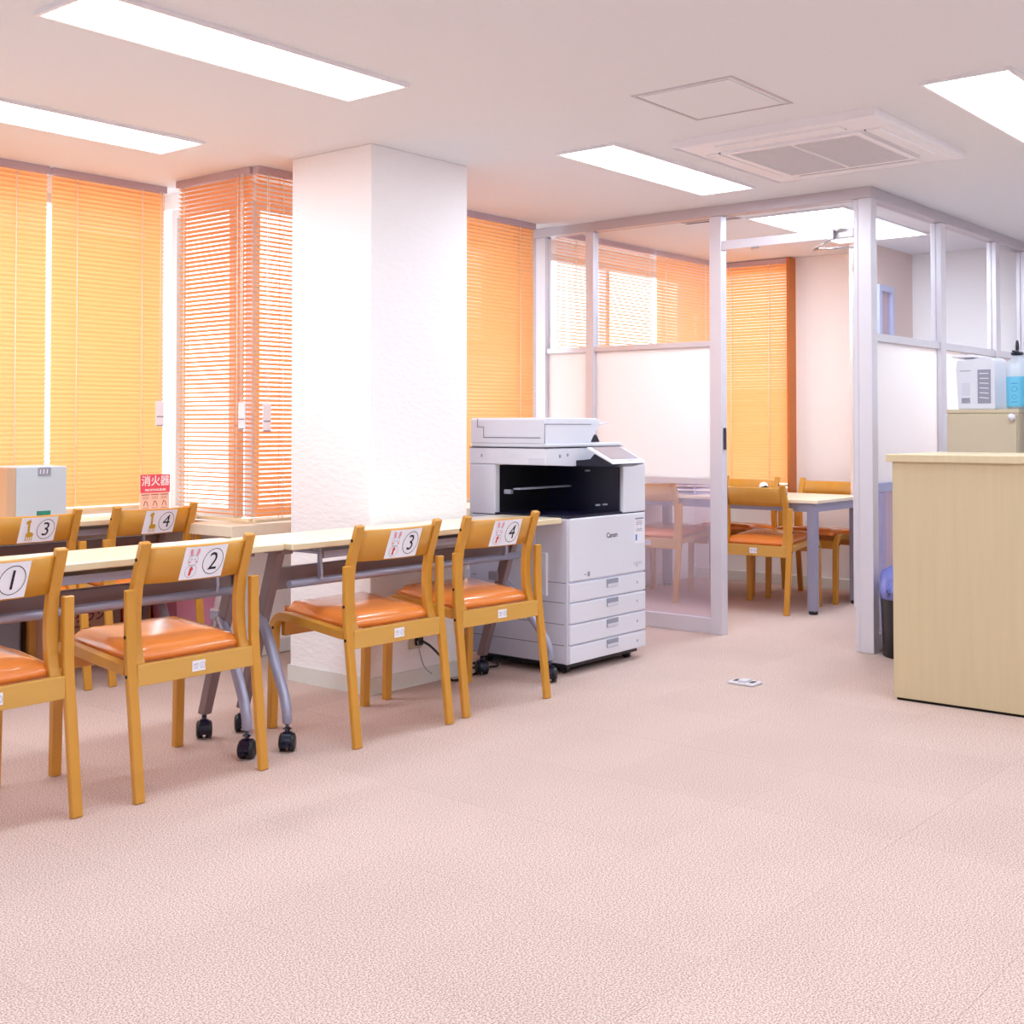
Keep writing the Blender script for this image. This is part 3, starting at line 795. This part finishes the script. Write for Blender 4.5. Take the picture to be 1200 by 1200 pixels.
# wordmark and stickers
f = lambda u, v: (.342 + u, -.0006, .626 + v)
obj('wordmark', text_geo('Canon', .034, f, bold=.0006), 'ink', fc)
f = lambda u, v: (u, -.0008, v)
bm = bmesh.new(); box(bm, .535, .622, -.0008, 0, .57, .70); stk = obj('sticker', bm, 'paper', fc)
f = lambda u, v: (u, -.0016, v)
bm = bmesh.new(); line_geo(bm, [(.54, .693), (.615, .693)], .008, f)
for z in (.68, .672, .664, .640, .632): line_geo(bm, [(.545, z), (.605, z)], .0025, f)
ring_geo(bm, .575, .655, .016, .018, f, 16); obj('sticker_print', bm, 'greyink', stk)
bm = bmesh.new(); line_geo(bm, [(.543, .60), (.557, .60)], .03, f); obj('sticker_blue', bm, 'blueink', stk)
bm = bmesh.new()
for z in (.478, .470): line_geo(bm, [(.525, z), (.60, z)], .002, f)
line_geo(bm, [(.55, .462), (.557, .462)], .012, f); line_geo(bm, [(.138, .457), (.158, .457)], .022, f); line_geo(bm, [(.112, .457), (.130, .457)], .004, f)
obj('small_print', bm, 'greyink', fc)
# output bay
bxo('bay_floor', (.004, W, .01, D - .02, .722, .734), 'navy', t)
bxo('bay_back', (.02, W - .01, D - .16, D - .14, .734, .962), 'black', t)
bm = bmesh.new(); box(bm, .002, .04, D - .165, D, .724, .965); bevel(bm, .006); obj('rear_pillar', bm, 'white', t)
bm = bmesh.new(); box(bm, .44, W, 0.0, .16, .727, .962); bevel(bm, .006); obj('front_pillar', bm, 'white', t)
bxo('bay_side', (.42, .44, .02, D - .16, .734, .962), 'navy', t)
bxo('right_wall', (W - .03, W - .001, .16, D, .727, .962), 'white2', t)
bxo('output_tray', (.012, .42, .30, .345, .846, .854), 'grey', t, .002, label='grey bar of the output tray')
bxo('tray_tab', (.010, .03, .36, .40, .825, .845), 'greyink', t)
for q in ((.30, .06, .765), (.36, .06, .765), (.30, .12, .93)): bxo('bay_clip', (q[0], q[0] + .03, q[1], q[1] + .01, q[2], q[2] + .008), 'grey', t)
# scanner
bm = bmesh.new()
poly_prism(bm, [(0, .966), (.0, 1.046), (W, 1.046), (W, .966), (.40, .958), (.2, .958)], 'y', .135, D); bevel(bm, .006, 2); sc = obj('scanner', bm, 'white', t)
bxo('latch', (-.003, .001, .145, .24, .974, .996), 'white2', sc, .001)
for q in ((.16, 1.005), (.10, 1.0)): bxo('screw_cap', (q[0], q[0] + .012, .133, .136, q[1], q[1] + .014), 'greyink', sc)
bxo('screw_cap', (-.0015, .001, .53, .538, 1.0, 1.014), 'greyink', sc)
bxo('seam', (-.001, W, .134, D + .0005, 1.046, 1.049), 'navy', t)
bm = bmesh.new(); box(bm, .002, W - .004, .14, D - .01, 1.049, 1.068); bevel(bm, .005); obj('platen_cover', bm, 'white', t)
# document feeder
bm = bmesh.new(); poly_prism(bm, [(.0, 1.068), (.0, 1.182), (.012, 1.190), (.43, 1.190), (.47, 1.176), (.43, 1.135), (.39, 1.10), (.38, 1.068)], 'y', .15, D - .008); bevel(bm, .005, 2); fd = obj('document_feeder', bm, 'white', t)
for b in ((-.001, .001, .155, .39, 1.146, 1.149), (-.001, .001, .389, .392, 1.068, 1.149)): pass
bm = bmesh.new()
for b in ((-.0012, .001, .17, .52, 1.093, 1.097), (-.0012, .001, .52, .523, 1.094, 1.148), (-.0012, .001, .523, .56, 1.145, 1.148), (-.0012, .001, .56, .563, 1.146, 1.185)): box(bm, *b)
for b in ((.008, .38, .1486, .151, 1.158, 1.161), (.006, .009, .1486, .151, 1.06, 1.16)): box(bm, *b)
obj('feeder_seams', bm, 'grey_line', fd)
bm = bmesh.new(); poly_prism(bm, [(.40, 1.142), (.56, 1.166), (.56, 1.170), (.40, 1.150)], 'y', .17, D - .05); obj('feeder_tray', bm, 'white2', t)
bm = bmesh.new(); poly_prism(bm, [(.36, 1.07), (.53, 1.07), (.50, 1.108), (.44, 1.112), (.38, 1.095)], 'y', .20, .42); bevel(bm, .006); obj('feeder_exit', bm, 'navy', t)
# control panel
cp = bmesh.new(); poly_prism(cp, [(-.135, .972), (-.130, .983), (.012, 1.052), (.014, 1.040)], 'x', .155, .435); bevel(cp, .003); cp = obj('control_panel', cp, 'white', t)
f = lambda u, v: (u, -.130 + v * .142, .9838 + v * .069 + .0008)
bm = bmesh.new(); bm.faces.new([bm.verts.new(f(*q)) for q in ((.185, .16), (.415, .16), (.415, .96), (.185, .96))]); obj('screen', bm, 'screen', cp)
bm = bmesh.new(); line_geo(bm, [(.30, .07), (.38, .07)], .03, lambda u, v: f(u, v)); obj('panel_buttons', bm, 'greyink', cp)
bm = bmesh.new(); poly_prism(bm, [(-.130, .970), (.010, 1.036), (.05, .99), (.14, .985), (.14, .957), (-.06, .955)], 'x', .235, .43); bevel(bm, .003); obj('panel_arm', bm, 'navy', t)
for x, y in ((.06, .07), (W - .07, .07), (.06, D - .08), (W - .07, D - .08)):
    bm = bmesh.new(); tube(bm, [(x - .014, y, .0185), (x + .014, y, .0185)], .0185, 16); box(bm, x - .02, x + .02, y - .008, y + .02, .018, .04); obj('caster', bm, 'black', t)

# ================================================================== COUNTER
t = thing('reception_counter', 'pale oak reception counter at the right edge of the carpet', 'counter', (5.06, 0, 0))
bxo('front_panel', (0, .03, .75, 2.075, .012, 1.0), 'oak', t, .0015)
bxo('plinth', (.012, .03, .76, 2.065, 0, .012), 'screw', t)
bxo('side_panel', (.03, .56, 2.045, 2.075, .0, 1.0), 'oak', t, .0015)
bxo('side_panel', (.03, .56, .75, .78, .0, 1.0), 'oak', t, .0015)
bxo('shelf', (.03, .54, .78, 2.045, .70, .725), 'oak_top', t)
bxo('countertop', (-.018, .60, .73, 2.098, 1.0, 1.032), 'oak_top', t, .003)

# beige cabinet behind the counter
t = thing('cabinet', 'beige cabinet behind the oak counter carrying the white carton', 'cabinet', (6.27, 1.93, 0))
bxo('body', (0, .40, 0, .35, 0, 1.215), 'beige', t, .003)
bxo('top_panel', (-.004, .40, -.004, .354, 1.215, 1.235), 'beige', t, .003)
bxo('door', (-.016, 0, .004, .346, .62, 1.205), 'beige', t, .002)
bxo('door', (-.016, 0, .004, .346, .02, .61), 'beige', t, .002)
t2 = thing('hook', 'small white round knob hook on the beige cabinet', 'hook', (6.254, 1.95, 1.195))
bm = bmesh.new(); bmesh.ops.create_uvsphere(bm, u_segments=12, v_segments=8, radius=.018); bmesh.ops.translate(bm, verts=list(bm.verts), vec=(-.02, 0, 0)); obj('knob', bm, 'paper', t2)
bxo('base', (-.008, 0, -.012, .012, -.012, .012), 'paper', t2, .002)

# white carton with cut out grip
t = thing('white_carton', 'white plastic carton with a grip slot on the beige cabinet', 'carton', (6.30, 2.05, 1.235))
bm = bmesh.new(); poly_prism(bm, [(0, 0), (.185, 0), (.195, .20), (.19, .25), (.02, .262), (0, .24)], 'x', 0, .20); bevel(bm, .006); obj('body', bm, 'white', t)
bxo('lid_flap', (-.010, .20, .10, .215, .262, .276), 'paper', t, .003)
bxo('side_label', (-.003, 0, .02, .085, .03, .20), 'greyink', t, .001)
gs = bmesh.new(); box(gs, -.003, 0, .125, .165, .075, .135); bevel(gs, .001); obj('grip_slot', gs, 'white2', t)
bxo('slot_rim', (-.005, 0, .125, .165, .033, .058), 'grey', t, .001)
bxo('seam', (-.002, 0, .12, .175, .193, .197), 'greyink', t)
bm = bmesh.new()
for k in range(6): line_geo(bm, [(.03, .055 + k * .025), (.075, .06 + k * .024)], .004, lambda u, v: (-.0042, u, v))
obj('label_print', bm, 'paper', t)

t = thing('pump_bottle', 'milky bottle with pale blue label and dark cap beside the carton', 'bottle', (6.38, 1.965, 1.235))
bm = bmesh.new(); lathe(bm, [(.046, 0), (.052, .006), (.052, .20), (.045, .235), (.022, .26), (.018, .275)], seg=28); obj('body', bm, 'bottle', t)
bm = bmesh.new(); lathe(bm, [(.0528, .012), (.0532, .014), (.0532, .16), (.0528, .162)], seg=28); lb = obj('label_sleeve', bm, 'label_blue', t)
bm = bmesh.new(); lathe(bm, [(.02, .268), (.03, .272), (.03, .284), (.012, .290), (.008, .33), (.006, .345)], seg=20); box(bm, -.055, .01, -.009, .009, .284, .292); obj('pump_cap', bm, 'navy', t)
bm = bmesh.new()
def cylf(u, v): a = PI + u / .0536; return (.0538 * cos(a), .0538 * sin(a), v)
for cz, r0 in ((.10, .012), (.06, .009)): ring_geo(bm, .0, cz, r0, r0 + .0025, cylf, 18)
for z in (.128, .036): line_geo(bm, [(-.015, z), (-.005, z), (.005, z), (.015, z)], .004, cylf)
obj('label_print', bm, 'blueink', lb)
# second dispenser at the picture's edge
t = thing('white_dispenser', 'white plastic dispenser cut by the right edge beside the bottle', 'dispenser', (6.36, 1.845, 0))
bm = bmesh.new(); poly_prism(bm, [(-.05, .0), (.045, .0), (.045, 1.50), (.03, 1.56), (-.05, 1.56)], 'x', -.06, .06); bevel(bm, .008); obj('body', bm, 'white', t)
bxo('sensor_window', (-.063, -.058, -.01, .035, 1.42, 1.50), 'grey', t, .002)

# waste bin
t = thing('waste_bin', 'black waste bin with bluish liner between glass partition and counter', 'bin', (6.05, 2.40, 0))
bm = bmesh.new(); lathe(bm, [(.122, 0), (.126, .004), (.136, .325), (.139, .33), (.139, .338)], seg=28); obj('bin_body', bm, 'black', t)
bm = bmesh.new(); prof = [(.1395, .29), (.142, .33), (.141, .345), (.125, .40), (.085, .43), (.02, .44)]
lathe(bm, prof, seg=36)
for v in bm.verts:
    a = math.atan2(v.co.y, v.co.x); k = max(0, (v.co.z - .33)) * 1.2
    v.co.x *= 1 + k * .9 * sin(a * 9 + v.co.z * 40); v.co.y *= 1 + k * .9 * sin(a * 9 + v.co.z * 40); v.co.z += .02 * sin(a * 4) * (v.co.z > .34)
obj('bin_liner', bm, 'bag', t)

# floor service plate
t = thing('floor_outlet', 'small aluminium floor outlet plate lying on the carpet', 'floor outlet', (4.945, 2.715, 0), R(0))
bm = bmesh.new(); box(bm, -.045, .045, -.065, .065, 0, .012); bevel(bm, .005, 2); obj('cover', bm, 'alu', t)
for s in (-1, 1): bxo('socket_slot', (-.022, .022, s * .04 - .010, s * .04 + .010, .0115, .0135), 'black', t, .001)
bxo('raised_lid', (-.028, .028, -.022, .022, .012, .019), 'alu', t, .003)

# ================================================================== THINGS AT THE WINDOW TABLE
t = thing('storage_box', 'pale blue grey box with green label on the window table', 'box', (2.735, 5.06, .727))
bm = bmesh.new(); box(bm, .045, .285, 0, .24, 0, .245); bevel(bm, .006); obj('body', bm, 'gbox', t)
bxo('side_cover', (0, .045, .004, .24, 0, .243), 'tan', t, .003, label='tan side cover')
lbp = bxo('top_label', (.145, .205, -.003, 0, .205, .240), 'grey', t)
bm = bmesh.new()
for k in range(3): line_geo(bm, [(.153 + k * .016, .213), (.156 + k * .016, .233)], .004, lambda u, v: (u, -.004, v))
obj('label_print', bm, 'paper', lbp)
bxo('green_label', (.14, .205, -.003, 0, .03, .05), 'green', t)

t = thing('extinguisher_sign', 'red and pale pink fire extinguisher sign standing on the window table', 'sign', (3.612, 5.25, .727))
bxo('panel', (-.085, .085, 0, .008, 0.012, .185), 'signpink', t, .001)
bxo('red_band', (-.085, .085, -.002, 0, .095, .185), 'signred', t)
f = lambda u, v: (u, -.0028, v)
bm = text_geo('消火器', .054, lambda u, v: f(u, v + .150), bold=.0010); text_geo('FIRE EXTINGUISHER', .0135, lambda u, v: f(u, v + .108), bm, bold=.0006)
obj('white_lettering', bm, 'paper', t)
bm = bmesh.new(); f = lambda u, v: (u, -.0010, v)
for u0 in (-.078, -.025, .028):
    line_geo(bm, [(u0, .085), (u0 + .045, .085)], .004, f)
    for z in (.074, .066, .020): line_geo(bm, [(u0 + .004, z), (u0 + .04, z)], .002, f)
    line_geo(bm, [(u0 + .012, .030), (u0 + .02, .055), (u0 + .030, .048), (u0 + .036, .028)], .004, f)
obj('diagrams', bm, 'cardprint', t)
bxo('foot', (-.06, .06, -.012, .03, 0, .012), 'white', t, .002)

# below the window table
t = thing('cardboard_box', 'brown cardboard box with maroon print under the window table', 'box', (3.04, 5.345, 0))
bm = bmesh.new(); box(bm, 0, .36, 0, .20, 0, .40); bevel(bm, .004); obj('body', bm, 'card', t)
bxo('tape', (.155, .185, -.001, .201, .399, .4015), 'tan', t)
f = lambda u, v: (.20 + u, -.0012, v)
bm = text_geo('スローダウン', .052, lambda u, v: f(u, v + .235), bold=.0016); text_geo('取扱説明書', .030, lambda u, v: f(u, v + .32), bm, bold=.0005)
line_geo(bm, [(-.10, .195), (.08, .195)], .006, f); line_geo(bm, [(-.07, .285), (.07, .285)], .004, f)
obj('printing', bm, 'cardprint', t)

t = thing('storage_crate', 'low grey plastic crate under the window table by the left edge', 'crate', (2.32, 5.362, 0))
bm = bmesh.new(); box(bm, 0, .66, 0, .19, 0, .46); bevel(bm, .015, 3); obj('body', bm, 'grey', t)
bxo('lid', (-.008, .668, -.006, .194, .46, .50), 'gbox', t, .006)
for k in range(5):
    m_ = ('redp', 'black')[k % 2]
    o = bxo('file_folder', (3.61 + k * .034, 3.641 + k * .034, 5.36, 5.54, 0, .315), m_, None, .003)
    tag(o, ['leftmost red folder of the row under the window table', 'black folder beside the leftmost red folder under the window table', 'middle red folder of the row under the window table', 'black folder between the middle and right red folders', 'rightmost red folder of the row under the window table'][k], 'folder', 'red and black folders under the window table')
    bxo('spine_label', (3.618 + k * .034, 3.633 + k * .034, 5.3585, 5.3605, .18, .27), 'paper', o)
t = thing('pink_bin', 'pink plastic bin on the floor beneath the bay corner', 'bin', (3.795, 5.20, 0))
bm = bmesh.new()
frustum(bm, .085, .085, 0, .115, .105, .30); bmesh.ops.contextual_create(bm, geom=[v for v in bm.verts if v.co.z < .01]); 
bmesh.ops.translate(bm, verts=list(bm.verts), vec=(-.05, 0, 0)); obj('bin_body', bm, 'pinkbox', t)
bm = bmesh.new()
for q in ((-.12, .12, -.112, -.100), (-.12, .12, .100, .112), (-.12, -.108, -.1, .1), (.108, .12, -.1, .1)): box(bm, q[0] - .05, q[1] - .05, q[2], q[3], .292, .305)
obj('rim', bm, 'pinkbox', t)

# cable from the socket to the copier
bm = bmesh.new()
def bez(P, n=14):
    o = []
    for i in range(len(P) - 1):
        p0, p1, p2, p3 = P[max(i - 1, 0)], P[i], P[i + 1], P[min(i + 2, len(P) - 1)]
        for k in range(n):
            s = k / n
            o.append(tuple(.5 * ((2 * b) + (-a + c) * s + (2 * a - 5 * b + 4 * c - d) * s * s + (-a + 3 * b - 3 * c + d) * s ** 3) for a, b, c, d in zip(p0, p1, p2, p3)))
    o.append(P[-1]); return o
tube(bm, bez([(3.99, 3.79, .20), (4.03, 3.77, .17), (4.09, 3.75, .10), (4.11, 3.74, .03), (4.15, 3.74, .008), (4.27, 3.76, .007), (4.40, 3.80, .007), (4.52, 3.90, .007), (4.46, 4.00, .009), (4.38, 3.92, .008), (4.42, 3.82, .016), (4.52, 3.80, .012), (4.56, 3.86, .03)]), .0055, 8)
tag(obj('power_cable', bm, 'black'), 'black power cable running from the column socket to the copier', 'cable')
bm = bmesh.new(); tube(bm, bez([(3.955, 3.785, .205), (3.96, 3.77, .14), (3.98, 3.765, .09), (4.02, 3.76, .055)]), .0022, 6)
tag(obj('thin_cord', bm, 'grey'), 'thin grey cord dangling below the socket on the column', 'cord')
# white things between column and copier
t = thing('white_panel_box', 'white plastic housing standing between the column and the copier', 'housing', (4.46, 4.30, 0))
bm = bmesh.new(); box(bm, -.11, .11, -.03, .10, 0, 1.0); bevel(bm, .02, 3); obj('body', bm, 'white', t)
bm = bmesh.new(); tube(bm, [(-.06, -.031, .80), (-.06, -.031, .97), (.06, -.031, .97)], .002, 6); obj('seam', bm, 'grey_line', t)
t = thing('paper_bundle', 'bundle of printed papers in clear wrap on the floor beside the copier', 'papers', (4.45, 4.02, 0), R(8))
bm = bmesh.new(); box(bm, -.075, .075, -.045, .045, 0, .46); bevel(bm, .006); obj('stack', bm, 'white2', t)
bm = bmesh.new()
f = lambda u, v: (u, -.0465, v)
for k in range(9): line_geo(bm, [(-.06 + .006 * (k % 3), .36 + k * .009), (.055 - .01 * (k % 4), .368 + k * .009)], .003, f)
obj('print', bm, 'greyink', t)
